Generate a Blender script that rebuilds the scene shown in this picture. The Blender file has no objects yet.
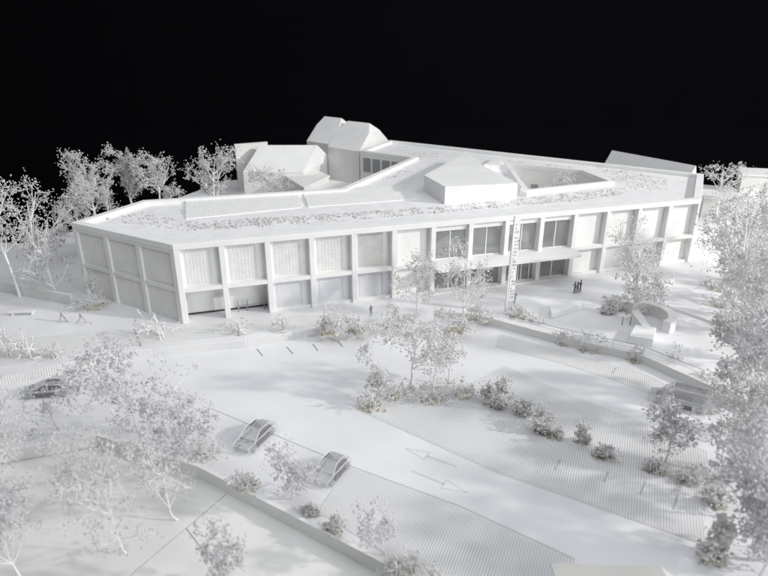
import bpy, bmesh, math, random
import numpy as np
from mathutils import Vector
from mathutils.geometry import tessellate_polygon

SC = bpy.context.scene
COL = SC.collection
random.seed(7)
RNG = np.random.default_rng(11)

# ------------------------------------------------------------------ camera
CAM_H, FPX, PITCH = 31.0, 600.0, math.atan(0.4)
CT, ST = math.cos(PITCH), math.sin(PITCH)
cam_d = bpy.data.cameras.new('camera'); cam = bpy.data.objects.new('camera', cam_d); COL.objects.link(cam)
cam.location = (0, 0, CAM_H); cam.rotation_euler = (math.pi/2 - PITCH, 0, 0)
cam_d.sensor_width = 36; cam_d.lens = FPX/768*36
cam_d.clip_start = .5; cam_d.clip_end = 2000
cam_d.dof.use_dof = True; cam_d.dof.focus_distance = 78; cam_d.dof.aperture_fstop = .105
SC.camera = cam

def ray(u, v):
    a = (u-384)/FPX; b = (288-v)/FPX
    return Vector((a, CT+b*ST, -ST+b*CT))
def P(u, v, z=0.0):
    """point of the survey drawing on the level z"""
    d = ray(u, v); t = (z-CAM_H)/d.z
    return Vector((d.x*t, d.y*t, z))
def depth(p): return p.y*CT - (p.z-CAM_H)*ST

# ------------------------------------------------------------------ materials
def mat(name, col, rough=.65, bump=.0, bscale=3.0, var=.03, spec=.3):
    m = bpy.data.materials.new(name); m.use_nodes = True
    nt = m.node_tree; b = nt.nodes['Principled BSDF']
    b.inputs['Roughness'].default_value = rough
    b.inputs['Specular IOR Level'].default_value = spec
    tc = nt.nodes.new('ShaderNodeTexCoord')
    nz = nt.nodes.new('ShaderNodeTexNoise'); nz.inputs['Scale'].default_value = bscale*.12; nz.inputs['Detail'].default_value = 5
    nt.links.new(tc.outputs['Object'], nz.inputs['Vector'])
    rp = nt.nodes.new('ShaderNodeValToRGB')
    c0 = [max(0, c*(1-var*1.5)) for c in col]; c1 = [min(1, c*(1+var*.6)) for c in col]
    rp.color_ramp.elements[0].position = .35; rp.color_ramp.elements[0].color = (*c0, 1)
    rp.color_ramp.elements[1].position = .65; rp.color_ramp.elements[1].color = (*c1, 1)
    nt.links.new(nz.outputs['Fac'], rp.inputs['Fac']); nt.links.new(rp.outputs['Color'], b.inputs['Base Color'])
    if bump:
        n2 = nt.nodes.new('ShaderNodeTexNoise'); n2.inputs['Scale'].default_value = bscale; n2.inputs['Detail'].default_value = 4
        nt.links.new(tc.outputs['Object'], n2.inputs['Vector'])
        bp = nt.nodes.new('ShaderNodeBump'); bp.inputs['Strength'].default_value = bump; bp.inputs['Distance'].default_value = .1
        nt.links.new(n2.outputs['Fac'], bp.inputs['Height']); nt.links.new(bp.outputs['Normal'], b.inputs['Normal'])
    return m

def hatch_mat(name, col, line, direction, period=.32, width=.34):
    """card engraved with fine parallel grooves across a horizontal direction"""
    m = mat(name, col); nt = m.node_tree; b = nt.nodes['Principled BSDF']
    src = b.inputs['Base Color'].links[0].from_socket
    geo = nt.nodes.new('ShaderNodeNewGeometry')
    dp = nt.nodes.new('ShaderNodeVectorMath'); dp.operation = 'DOT_PRODUCT'
    dp.inputs[1].default_value = (direction[0]/period, direction[1]/period, 0)
    nt.links.new(geo.outputs['Position'], dp.inputs[0])
    fr = nt.nodes.new('ShaderNodeMath'); fr.operation = 'FRACT'; nt.links.new(dp.outputs['Value'], fr.inputs[0])
    lt = nt.nodes.new('ShaderNodeMath'); lt.operation = 'LESS_THAN'; lt.inputs[1].default_value = width
    nt.links.new(fr.outputs[0], lt.inputs[0])
    # uneven engraving: the burn is deeper in places
    nz = nt.nodes.new('ShaderNodeTexNoise'); nz.inputs['Scale'].default_value = .18; nz.inputs['Detail'].default_value = 3
    nt.links.new(geo.outputs['Position'], nz.inputs['Vector'])
    mr = nt.nodes.new('ShaderNodeMapRange'); mr.inputs[1].default_value = .3; mr.inputs[2].default_value = .7
    mr.inputs[3].default_value = .55; mr.inputs[4].default_value = 1.0
    nt.links.new(nz.outputs['Fac'], mr.inputs[0])
    mu = nt.nodes.new('ShaderNodeMath'); mu.operation = 'MULTIPLY'
    nt.links.new(lt.outputs[0], mu.inputs[0]); nt.links.new(mr.outputs[0], mu.inputs[1])
    mx = nt.nodes.new('ShaderNodeMix'); mx.data_type = 'RGBA'
    nt.links.new(mu.outputs[0], mx.inputs[0]); nt.links.new(src, mx.inputs[6]); mx.inputs[7].default_value = (*line, 1)
    nt.links.new(mx.outputs[2], b.inputs['Base Color'])
    bp = nt.nodes.new('ShaderNodeBump'); bp.inputs['Strength'].default_value = .5; bp.inputs['Distance'].default_value = .05; bp.invert = True
    nt.links.new(lt.outputs[0], bp.inputs['Height']); nt.links.new(bp.outputs['Normal'], b.inputs['Normal'])
    return m

def foam_mat(name, col, var):
    m = mat(name, col, rough=.8, var=var, bscale=8); nt = m.node_tree; b = nt.nodes['Principled BSDF']; out = nt.nodes['Material Output']
    tl = nt.nodes.new('ShaderNodeBsdfTranslucent'); mx = nt.nodes.new('ShaderNodeMixShader'); mx.inputs[0].default_value = .58
    nt.links.new(b.inputs['Base Color'].links[0].from_socket, tl.inputs['Color'])
    nt.links.new(b.outputs[0], mx.inputs[1]); nt.links.new(tl.outputs[0], mx.inputs[2]); nt.links.new(mx.outputs[0], out.inputs['Surface'])
    return m
def film_mat(name, tint, veil, haze, ior=1.45, gloss=.05, edge=0):
    # clear sheet: mostly see-through, mirror-like at grazing angles, a slight milky veil
    m = bpy.data.materials.new(name); m.use_nodes = True; nt = m.node_tree; out = nt.nodes['Material Output']; nt.nodes.remove(nt.nodes['Principled BSDF'])
    tr = nt.nodes.new('ShaderNodeBsdfTransparent'); tr.inputs[0].default_value = (*tint, 1)
    if edge:      # a longer way through the sheet at the rims swallows more light
        lw = nt.nodes.new('ShaderNodeLayerWeight'); lw.inputs[0].default_value = .45
        mc = nt.nodes.new('ShaderNodeMix'); mc.data_type = 'RGBA'; mc.inputs[6].default_value = (*tint, 1); mc.inputs[7].default_value = (*[c*edge for c in tint], 1)
        nt.links.new(lw.outputs['Facing'], mc.inputs[0]); nt.links.new(mc.outputs[2], tr.inputs[0])
    df = nt.nodes.new('ShaderNodeBsdfDiffuse'); df.inputs[0].default_value = (*veil, 1)
    m1 = nt.nodes.new('ShaderNodeMixShader'); m1.inputs[0].default_value = haze
    nt.links.new(tr.outputs[0], m1.inputs[1]); nt.links.new(df.outputs[0], m1.inputs[2])
    gl = nt.nodes.new('ShaderNodeBsdfGlossy'); gl.inputs['Roughness'].default_value = gloss
    fz = nt.nodes.new('ShaderNodeFresnel'); fz.inputs['IOR'].default_value = ior
    tc = nt.nodes.new('ShaderNodeTexCoord'); nz = nt.nodes.new('ShaderNodeTexNoise'); nz.inputs['Scale'].default_value = 1.5
    bp = nt.nodes.new('ShaderNodeBump'); bp.inputs['Strength'].default_value = .15; bp.inputs['Distance'].default_value = .2
    nt.links.new(tc.outputs['Object'], nz.inputs['Vector']); nt.links.new(nz.outputs['Fac'], bp.inputs['Height'])
    nt.links.new(bp.outputs['Normal'], gl.inputs['Normal']); nt.links.new(bp.outputs['Normal'], fz.inputs['Normal'])
    m2 = nt.nodes.new('ShaderNodeMixShader'); geo = nt.nodes.new('ShaderNodeNewGeometry'); sb = nt.nodes.new('ShaderNodeMath'); sb.operation = 'SUBTRACT'; sb.use_clamp = True
    nt.links.new(fz.outputs[0], sb.inputs[0]); nt.links.new(geo.outputs['Backfacing'], sb.inputs[1])   # no total reflection inside the sheet
    nt.links.new(sb.outputs[0], m2.inputs[0]); nt.links.new(m1.outputs[0], m2.inputs[1]); nt.links.new(gl.outputs[0], m2.inputs[2])
    nt.links.new(m2.outputs[0], out.inputs['Surface']); return m

M_CARD = mat('white_card', (.80, .80, .795), bump=.05, bscale=2.5)
M_CARD_SIDE = mat('white_card_edge', (.78, .78, .76), bump=.06, bscale=4)
M_PANEL = mat('white_panel', (.80, .80, .79), rough=.55, bump=.03, bscale=6)
M_ROOF = mat('roof_card', (.80, .80, .81), bump=.05, bscale=5, var=.04)
M_GROUND = mat('ground_card', (.75, .75, .765), rough=.6, bump=.04, bscale=1.5, var=.04)
M_ROAD = mat('road_card', (.73, .735, .755), rough=.5, bump=.03, bscale=1.5, var=.03)
M_LOWER = mat('lower_card', (.72, .72, .705), rough=.6, bump=.03, bscale=1.5, var=.03)
M_HOUSE = mat('house_card', (.73, .73, .71), bump=.05, bscale=3)
M_FLAKE = foam_mat('flake_white', (.93, .925, .92), .03)
M_FLAKE_GREY = foam_mat('flake_greyish', (.92, .91, .925), .05)
M_WIRE = mat('wire_white', (.86, .86, .86), rough=.5, var=.05)
M_WIRE_TAN = mat('wire_tan', (.52, .47, .43), rough=.6, var=.15)
M_MOSS = mat('moss_tan', (.66, .63, .55), rough=.9, var=.25, bscale=12)
M_DARK = mat('dark_grey', (.07, .07, .075), rough=.6)
M_MIDGREY = mat('mid_grey', (.30, .30, .31), rough=.6)
M_PALEGREY = mat('pale_grey', (.42, .42, .43), rough=.6)
M_LINE = mat('engraved_line', (.60, .60, .62), rough=.8)
M_TICK = mat('engraved_tick', (.42, .42, .43), rough=.8)
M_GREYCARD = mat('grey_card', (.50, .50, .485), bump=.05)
M_INNER = mat('inner_grey', (.66, .66, .64), rough=.7)
M_BLUISH = mat('bluish_film', (.73, .735, .76), rough=.3, spec=.6)
M_ACRYL_W = film_mat('wheel_acrylic', (.86, .86, .87), (.6, .6, .6), .15, ior=1.8, edge=.7)
M_SILL = film_mat('sill_acrylic', (.4, .4, .41), (.22, .22, .23), .7)  # dark tint stands in for refraction low in the clear car sides
M_CHAR = mat('charcoal', (.14, .14, .15), rough=.7)
M_BLACK = mat('black_cloth', (.0045, .0045, .006), rough=1, spec=0, bscale=.4, var=.04)
M_GLASS = film_mat('window_film', (.90, .91, .91), (.62, .62, .61), .14)
M_ACRYL = film_mat('clear_acrylic', (.975, .98, .985), (.92, .92, .93), .14, ior=2.3, gloss=.07, edge=.78)
M_ACRYL_G = film_mat('smoky_acrylic', (.55, .55, .56), (.25, .25, .26), .4)

# ------------------------------------------------------------------ mesh helper
class MB:
    def __init__(s): s.v = []; s.f = []
    def add(s, vs, fs):
        o = len(s.v); s.v += [tuple(p) for p in vs]; s.f += [tuple(i+o for i in f) for f in fs]; return s
    def prism(s, poly, z0, z1):
        """vertical prism over a horizontal polygon (counter-clockwise)"""
        n = len(poly); area = sum(poly[i][0]*poly[(i+1) % n][1]-poly[(i+1) % n][0]*poly[i][1] for i in range(n))
        if area < 0: poly = poly[::-1]
        vs = [(p[0], p[1], z0) for p in poly]+[(p[0], p[1], z1) for p in poly]
        tris = tessellate_polygon([[Vector((p[0], p[1], 0)) for p in poly]])
        fs = [(i, (i+1) % n, n+(i+1) % n, n+i) for i in range(n)]
        for t in tris:
            a, b, c = t
            cr = (poly[b][0]-poly[a][0])*(poly[c][1]-poly[a][1])-(poly[b][1]-poly[a][1])*(poly[c][0]-poly[a][0])
            if cr < 0: a, c = c, a
            fs += [(c, b, a), (a+n, b+n, c+n)]
        return s.add(vs, fs)
    def hexa(s, c8):
        return s.add(c8, [(3, 2, 1, 0), (4, 5, 6, 7), (0, 1, 5, 4), (1, 2, 6, 5), (2, 3, 7, 6), (3, 0, 4, 7)])
    def box(s, x0, x1, y0, y1, z0, z1):
        return s.prism([(x0, y0), (x1, y0), (x1, y1), (x0, y1)], z0, z1)
    def tube(s, pts, rads, n=5):
        pts = [Vector(p) for p in pts]; o = len(s.v)
        for i, p in enumerate(pts):
            d = (pts[min(i+1, len(pts)-1)]-pts[max(i-1, 0)]).normalized()
            x = d.orthogonal().normalized(); y = d.cross(x)
            for k in range(n):
                a = 2*math.pi*k/n
                s.v.append(tuple(p+(x*math.cos(a)+y*math.sin(a))*rads[i]))
        for i in range(len(pts)-1):
            for k in range(n):
                s.f.append((o+i*n+k, o+i*n+(k+1) % n, o+(i+1)*n+(k+1) % n, o+(i+1)*n+k))
        s.f.append(tuple(o+k for k in range(n))[::-1]); s.f.append(tuple(o+(len(pts)-1)*n+k for k in range(n)))
        return s
    def mesh(s, name):
        me = bpy.data.meshes.new(name); me.from_pydata(s.v, [], s.f); me.update()
        return me
    def obj(s, name, m, parent=None, bevel=0, loc=None, smooth=False):
        me = s.mesh(name); me.materials.append(m)
        if smooth: me.polygons.foreach_set('use_smooth', [True]*len(me.polygons))
        o = bpy.data.objects.new(name, me); COL.objects.link(o)
        if parent:
            o.parent = parent
            if loc is None: o.location = -Vector(parent.location)   # geometry was given in world coordinates
        if loc is not None: o.location = loc
        if bevel:
            bm = bmesh.new(); bm.from_mesh(me); bmesh.ops.remove_doubles(bm, verts=bm.verts, dist=1e-5)
            bmesh.ops.bevel(bm, geom=[e for e in bm.edges if len(e.link_faces) == 2 and e.calc_face_angle(0) > .5], offset=bevel, segments=1, affect='EDGES')
            bm.to_mesh(me); bm.free()
        return o

def thing(name, label, cat, loc, group=None):
    o = bpy.data.objects.new(name, None); COL.objects.link(o); o.empty_display_size = .5
    o.location = loc; o['label'] = label; o['category'] = cat
    if group: o['group'] = group
    return o
def tag(o, label, cat, group=None):
    o['label'] = label; o['category'] = cat
    if group: o['group'] = group
    return o
def struct(name, mb, m, kind='structure'):
    o = mb.obj(name, m); o['kind'] = kind; return o
def xy(p): return (p[0], p[1])

# ------------------------------------------------------------------ ground
ZR, ZL = -.9, -1.95           # road level, lower plot level
EDGE_PX = [(-70, 396), (0, 386), (120, 359), (248, 347), (330, 333), (392, 322), (436, 317), (480, 322), (560, 344), (640, 362), (740, 408), (800, 440)]
EDGE = [P(u, v, ZR) for u, v in EDGE_PX]
plaza_poly = [xy(p) for p in EDGE] + [(128, 62), (128, 128), (92, 131), (74, 137), (40, 154), (0, 168), (-40, 150), (-52, 112), (-62, 98), (-130, 101), (-130, 52)]
struct('plaza_ground', MB().prism(plaza_poly, -2.6, 0), M_GROUND)
WALL = [(-140, 42), xy(P(-40, 458, ZR)), xy(P(98, 434, ZR)), xy(P(200, 465, ZR)), xy(P(396, 566, ZR)), xy(P(520, 640, ZR))]
road_poly = WALL + [(30, 6), (140, 6), (140, 100), (60, 90), (-60, 78), (-140, 78)]
struct('road', MB().prism(road_poly, -2.6, ZR), M_ROAD)
# lower plot: plates with open joints on a base sheet
lw = WALL[:]
struct('lower_plot_base', MB().prism([(-140, 44)]+lw[1:]+[(24, 4), (-140, 4)], -2.6, ZL-.06), M_MIDGREY)
def inset_line(p, q, d):
    v = Vector((q[0]-p[0], q[1]-p[1])).normalized(); n = Vector((v.y, -v.x))*d
    return n
j0 = P(238, 484, ZL); j1 = P(133, 573, ZL); j1 = j0+(j1-j0)*1.6
k0 = j0+(j1-j0)*.34; k1 = P(215, 566, ZL); k1 = k0+(k1-k0)*3
g = .035
pl1 = [(-140, 41.7), xy(P(-40, 460, ZR)), xy(P(98, 436, ZR)), xy(P(200, 467, ZR))]
dj = Vector((j1.y-j0.y, -(j1.x-j0.x), 0)).normalized()*g
dk = Vector((k1.y-k0.y, -(k1.x-k0.x), 0)).normalized()*g
def lower_plate(poly): struct('lower_plot', MB().prism([xy(p) for p in poly], ZL-.05, ZL), M_LOWER)
if dj.x < 0: dj = -dj
lower_plate([Vector((-140, 41, 0)), P(-40, 461, ZR), P(98, 437, ZR), P(200, 468, ZR), j0-dj, j1-dj, Vector((-140, 4, 0))])
wE = Vector((*WALL[4], 0)); wF = Vector((*WALL[5], 0))
if dk.y < 0: dk = -dk
lower_plate([j0+dj, wE, wF, Vector((20, 4, 0)), k1+dk, k0+dj+dk])
lower_plate([k0+dj-dk, k1-dk, j1+dj])
# retaining walls of the lower plot
def strip_wall(name, pts, w, z0, z1, m, side=1):
    n = len(pts); pts = [Vector((p[0], p[1])) for p in pts]; off = []
    for i in range(n):
        d = (pts[min(i+1, n-1)]-pts[max(i-1, 0)]).normalized(); off.append(pts[i]+Vector((d.y, -d.x))*w*side)
    return MB().prism([tuple(p) for p in pts]+[tuple(p) for p in off[::-1]], z0, z1)
o = strip_wall('retaining_wall', WALL[2:], .35, -2.5, ZR+.12, M_CARD).obj('retaining_wall', M_CARD)
tag(o, 'plain white retaining wall running diagonally between parking strip and lower plot', 'wall')
o = strip_wall('retaining_wall', WALL[:3], .35, -2.5, ZR+.1, M_CARD).obj('retaining_wall', M_CARD)
tag(o, 'short white retaining wall along the far side of the lower plot', 'wall')

lane = (P(538, 284, ZR)-P(420, 520, ZR)).normalized(); lane = Vector((lane.y, -lane.x, 0))   # across the engraved lines
M_HATCH = hatch_mat('hatched_card', (.73, .735, .74), (.46, .46, .48), lane, .20, .44)
M_HATCH2 = hatch_mat('hatched_card_far', (.75, .75, .75), (.47, .47, .48), lane, .20, .44)
M_HATCHT = hatch_mat('hatched_card_terrace', (.79, .79, .79), (.47, .47, .47), (P(240, 340)-P(120, 350)).normalized(), .19, .38)
def sheet(name, px, z, m, th=.03):
    return struct(name, MB().prism([xy(P(u, v, z)) for u, v in px], z-.005, z+th), m)
sheet('parking_surface', [(362, 412), (400, 389), (470, 384), (505, 366), (575, 397), (650, 425), (708, 452), (704, 545), (500, 474)], ZR, M_HATCH)
sheet('parking_surface', [(347, 466), (460, 507), (575, 560), (590, 600), (430, 600), (398, 562), (318, 512)], ZR, M_HATCH)
sheet('parking_surface', [(500, 334), (560, 350), (640, 372), (715, 406), (702, 422), (645, 392), (610, 379), (560, 363), (495, 347)], ZR, M_HATCH2)
sheet('terrace_surface', [(-30, 344), (100, 331), (184, 328), (300, 315), (350, 315), (330, 323), (248, 335), (120, 348), (-30, 372)], 0, M_HATCHT)
# ribbed retaining wall of the terrace
ribs = MB()
rp = [Vector((*xy(p), 0)) for p in EDGE[1:5]]
for a, b in zip(rp[:-1], rp[1:]):
    L = (b-a).length; d = (b-a)/L; n = Vector((d.y, -d.x, 0)); k = int(L/.25)
    ribs.prism([xy(a), xy(b), xy(b+n*.06), xy(a+n*.06)], ZR, .05)
    for i in range(k):
        q = a+d*(i*.25+.05)
        ribs.prism([xy(q+n*.055), xy(q+d*.13+n*.055), xy(q+d*.13+n*.11), xy(q+n*.11)], ZR, .02)
tag(ribs.obj('retaining_wall', M_CARD), 'vertically ribbed white retaining wall below the hatched terrace', 'wall')
o = strip_wall('retaining_wall', [xy(p) for p in EDGE[6:]], .12, ZR, .06, M_CARD).obj('retaining_wall', M_CARD_SIDE)
tag(o, 'smooth low retaining wall between plaza and parking, shrubs along its foot', 'wall')

# road arrows, engraved in outline
def arrow(name, tail, neck, tip, hw):
    t, n, e = [P(*q, ZR) for q in (tail, neck, tip)]; d = (e-t).normalized(); s = Vector((-d.y, d.x, 0))
    mb = MB(); z0, z1 = ZR+.004, ZR+.012
    def ln(a, b, w=.04):
        dd = (b-a).normalized(); ss = Vector((-dd.y, dd.x, 0))*w
        mb.prism([xy(a-ss), xy(b-ss), xy(b+ss), xy(a+ss)], z0, z1)
    ln(t, n, .09)
    ln(n+s*hw, e); ln(n-s*hw, e); ln(n+s*hw-d*.02, n-s*hw-d*.02)
    struct(name, mb, M_LINE)
arrow('road_arrow', (457, 467), (427, 456), (406, 448.5), .55)
arrow('road_arrow', (412, 471), (444, 484), (467, 492.5), .55)
ticks = MB()
for u, v, u2, v2 in [(257, 349, 263, 356), (287, 347, 293, 354), (313, 344, 318, 351), (338, 341, 343, 347),
                     (608, 472, 604, 482), (645, 482, 640, 495), (678, 495, 673, 510), (560, 460, 555, 470),
                     (667, 384, 663, 391), (616, 368, 612, 374)]:
    a, b = P(u, v, ZR), P(u2, v2, ZR); d = (b-a).normalized(); s = Vector((-d.y, d.x, 0))*.06
    ticks.prism([xy(a-s), xy(b-s), xy(b+s), xy(a+s)], ZR+.032, ZR+.042)
struct('parking_lines', ticks, M_TICK)
lines = MB()
for px in [[(345, 464), (460, 506), (575, 559)], [(362, 410), (500, 472), (702, 543)], [(210, 408), (345, 464)]]:
    w = [P(u, v, ZR) for u, v in px]
    for a, b in zip(w[:-1], w[1:]):
        d = (b-a).normalized(); s = Vector((-d.y, d.x, 0))*.045
        lines.prism([xy(a-s), xy(b-s), xy(b+s), xy(a+s)], ZR+.002, ZR+.034)
struct('lane_edge_lines', lines, M_LINE)

# ------------------------------------------------------------------ main building
A = P(172.3, 245, 10); B = P(702, 199, 10); A.z = B.z = 0
SD = (B-A).normalized(); ND = Vector((-SD.y, SD.x, 0)); LEN = (B-A).length   # along facade, inward
def FR(a, dirv): 
    n = Vector((-dirv.y, dirv.x, 0))
    return lambda s, d, z: a+dirv*s+n*d+Vector((0, 0, z))
F = FR(A, SD)
def fbox(mb, f, s0, s1, d0, d1, z0, z1):
    return mb.prism([xy(f(s0, d0, 0)), xy(f(s1, d0, 0)), xy(f(s1, d1, 0)), xy(f(s0, d1, 0))], z0, z1)
E_ = P(704, 174, 10); F_ = P(390, 140, 10); G_ = P(360, 150.5, 10); V_ = P(412, 157, 10)
H_ = P(341, 188, 10); D_ = P(143, 200, 10); C_ = P(71, 222.5, 10)
OUT = [A, B, E_, F_, G_, V_, H_, D_, C_]; OUT = [Vector((p.x, p.y, 0)) for p in OUT]
def offset(poly, dist):
    n = len(poly); res = []
    for i in range(n):
        p0, p, p1 = poly[i-1], poly[i], poly[(i+1) % n]
        e0 = (p-p0).normalized(); e1 = (p1-p).normalized()
        n0 = Vector((-e0.y, e0.x, 0)); n1 = Vector((-e1.y, e1.x, 0))
        bis = n0+n1; L = bis.length
        bis = bis/L; c = max(.35, bis.dot(n0))
        res.append(p+bis*(dist/c))
    return res
ROOT = thing('civic_building', 'long two storey white building model with gridded facade and planted flat roof', 'building model', A)
def part(name, mb, m, bevel=0, parent=None, label=None):
    p = parent or ROOT
    me = mb.mesh(name); me.materials.append(m); o = bpy.data.objects.new(name, me); COL.objects.link(o)
    o.parent = p
    w = Vector(ROOT.location); o.location = -w if p is ROOT else (0, 0, 0)
    if label: o['label'] = label
    if bevel:
        bm = bmesh.new(); bm.from_mesh(me)
        bmesh.ops.bevel(bm, geom=[e for e in bm.edges if len(e.link_faces) == 2 and e.calc_face_angle(0) > .5], offset=bevel, segments=1, affect='EDGES')
        bm.to_mesh(me); bm.free()
    return o
HOLE = [Vector((*xy(P(u, v, 9.35)), 0)) for u, v in [(528, 193), (608, 184.5), (581, 173.5), (509, 166.5)]]
ZD, ZP = 9.35, 10.0
def ring(outer, inner, z0, z1):
    mb = MB(); n = len(outer)
    vs = [(*xy(p), z) for poly in (outer, inner) for z in (z0, z1) for p in poly]
    fs = []
    for i in range(n):
        j = (i+1) % n
        fs += [(i, j, n+j, n+i), (2*n+j, 2*n+i, 3*n+i, 3*n+j), (n+i, n+j, 3*n+j, 3*n+i), (j, i, 2*n+i, 2*n+j)]
    return mb.add(vs, fs)
part('parapet', ring(OUT, offset(OUT, 1.15), 9.3, ZP), M_CARD, bevel=.04)
# roof deck with the courtyard hole
deck = offset(OUT, 1.05)
loops = [[p.copy() for p in deck], [p.copy() for p in HOLE]]
allv = loops[0]+loops[1]
mb = MB(); nv = len(allv)
fs = []
for t in tessellate_polygon(loops):
    a, b, c = t
    cr = (allv[b]-allv[a]).cross(allv[c]-allv[a]).z
    if cr < 0: a, c = c, a
    fs += [(a, b, c), (c+nv, b+nv, a+nv)]
mb.add([(*xy(p), ZD) for p in allv]+[(*xy(p), 9.0) for p in allv], fs)
part('roof_deck', mb, M_ROOF)
HIN = offset(HOLE, -.85) if (HOLE[1]-HOLE[0]).cross(HOLE[2]-HOLE[1]).z > 0 else offset(HOLE, .85)
part('courtyard_parapet', ring(HIN, HOLE, 9.2, 10.0), M_CARD, bevel=.03)
# courtyard walls and floor
cw = MB(); n = len(HOLE)
cw.add([(*xy(p), z) for z in (.05, 9.2) for p in HOLE], [(i, (i+1) % n, n+(i+1) % n, n+i) for i in range(n)])
part('courtyard_wall', cw, M_HOUSE)
part('courtyard_floor', MB().prism([xy(p) for p in HOLE], .01, .06), M_GROUND)
# courtyard windows on the far wall
for (t0, t1, z0, z1) in [(.80, .90, 5.2, 7.2), (.56, .66, 4.6, 6.4)]:
    a, b = HOLE[3], HOLE[2]; d = b-a; nn = Vector((-d.y, d.x, 0)).normalized()
    if nn.y > 0: nn = -nn
    q0, q1 = a+d*(1-t1), a+d*(1-t0)
    part('window', MB().prism([xy(q0), xy(q1), xy(q1+nn*.06), xy(q0+nn*.06)], z0, z1), M_MIDGREY)

# --- front facade
NB = 14; BW = LEN/NB; CW = .66
Z1a, Z1b = 3.95, 4.45
for i in range(NB+1):
    s = i*BW; s0, s1 = max(0, s-CW/2), min(LEN, s+CW/2)
    if i == 0: s1 = CW
    if i == NB: s0 = LEN-CW*.6
    part('column', fbox(MB(), F, s0, s1, .02, 1.5, .0, 9.298), M_CARD, bevel=.03)
for i in range(NB):
    slab = MB(); s0 = i*BW+CW/2+.001 if i else CW+.001; s1 = (i+1)*BW-CW/2-.001 if i < NB-1 else LEN-CW*.6-.001
    if not 6 <= i < 10: part('floor_band', fbox(slab, F, s0, s1, .06, 1.45, Z1a, Z1b), M_CARD)
def chevron(mb, s0, s1, z0, z1, d, rows, cols, amp, kind, F=F):
    NS, NZ = cols*8, rows*5
    o = len(mb.v)
    for j in range(NZ+1):
        for i in range(NS+1):
            s = s0+(s1-s0)*i/NS; z = z0+(z1-z0)*j/NZ
            if kind == 'zig':
                tri = abs(((i/8.0) % 1)-.5)*2
                ph = (j/5.0+tri*.9) % 1
            elif kind == 'dot':
                ph = .5*(math.sin(j/5*2*math.pi)*math.sin(i/8*2*math.pi*2)+1)
            else:
                ph = (j/5.0+i/8.0*.8) % 1
            h = amp*(1-abs(ph-.5)*2) if 0 < i < NS and 0 < j < NZ else 0
            mb.v.append(tuple(F(s, d-h, z)))
    for j in range(NZ):
        for i in range(NS):
            a = o+j*(NS+1)+i
            mb.f.append((a, a+1, a+NS+2, a+NS+1))
for i in range(NB):
    s0 = i*BW+CW/2 if i else CW; s1 = (i+1)*BW-CW/2 if i < NB-1 else LEN-CW*.6
    w = s1-s0
    if not 6 <= i < 10:
        part('upper_panel', fbox(MB(), F, s0-.05, s1+.05, .95, 1.3, Z1b-.02, 9.29), M_PANEL)
        if i < 5:
            m = MB(); chevron(m, s0+w*.10, s0+w*.80, Z1b+.12, 9.2, .94, 21, 8, .17 if i == 4 else .12, 'dot' if i == 4 else 'zig')
            part('mesh_screen', m, M_PANEL)
        else:
            part('panel_sheet', fbox(MB(), F, s0+.35, s1-.35, .90, .949, Z1b+.3, 9.0), M_PANEL)
        if i >= 2:
            part('lower_panel', fbox(MB(), F, s0-.05, s1+.05, .95, 1.3, .01, Z1a+.02), M_BLUISH if i < 5 else M_PANEL)
            if i < 5:
                m = MB(); chevron(m, s0+w*.10, s0+w*.80, .3, 3.85, .94, 17, 8, .08, 'zig')
                part('mesh_screen', m, M_BLUISH)
            part('plinth', fbox(MB(), F, s0+.01, s1-.01, .3, .948, .01, .35), M_CARD)
        else:
            part('arcade_wall', fbox(MB(), F, s0-.4+.02*i, s1+.4-.02*i, 2.6, 2.9, .01, Z1a), M_PANEL)
            part('arcade_ceiling', fbox(MB(), F, s0-.3, s1+.3, 1.47, 2.9, Z1a+.005, Z1a+.2), M_CARD)
            part('plinth', fbox(MB(), F, s0, s1, 2.52, 2.59, .01, .22), M_DARK)
    else:
        # glazed bays
        part('head_beam', fbox(MB(), F, s0-.02, s1+.02, .5, 1.4, 8.55, 9.29), M_CARD)
        fr = MB()
        for sx in (s0+.0, (s0+s1)/2-.06, s1-.12):
            fbox(fr, F, sx, sx+.12, .82, .98, Z1b, 8.549)
        fbox(fr, F, s0+.121, (s0+s1)/2-.061, .83, .97, Z1b, Z1b+.15); fbox(fr, F, (s0+s1)/2+.061, s1-.121, .83, .97, Z1b, Z1b+.15)
        wf = part('window', fr, M_CARD)
        part('pane', fbox(MB(), F, s0+.02, s1-.02, .89, .92, Z1b+.02, 8.54), M_GLASS, parent=wf)
        fr = MB()
        for sx in (s0+.0, (s0+s1)/2-.06, s1-.12):
            fbox(fr, F, sx, sx+.12, .82, .98, .01, Z1a+.01)
        fbox(fr, F, s0+.12, s1-.12, .83, .97, 3.80, Z1a+.005); fbox(fr, F, s0+.12, s1-.12, .83, .97, .015, .16)
        if i == 8:
            dr = MB(); m0 = (s0+s1)/2-.9; 
            for q0, q1, z0, z1 in ((m0, m0+.12, .02, 2.9), (m0+1.2, m0+1.32, .02, 2.9), (m0+2.5, m0+2.62, .02, 2.9), (m0-.02, m0+2.64, 2.901, 3.05)):
                fbox(dr, F, q0, q1, .70, .815, z0, z1)
            part('door', dr, M_CARD)
        wf = part('window', fr, M_CARD)
        part('pane', fbox(MB(), F, s0+.02, s1-.02, .89, .92, .02, Z1a), M_GLASS, parent=wf)
        part('step', fbox(MB(), F, s0-.3, s1+.3, -.5, .8, .01, .12), M_CARD)
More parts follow.
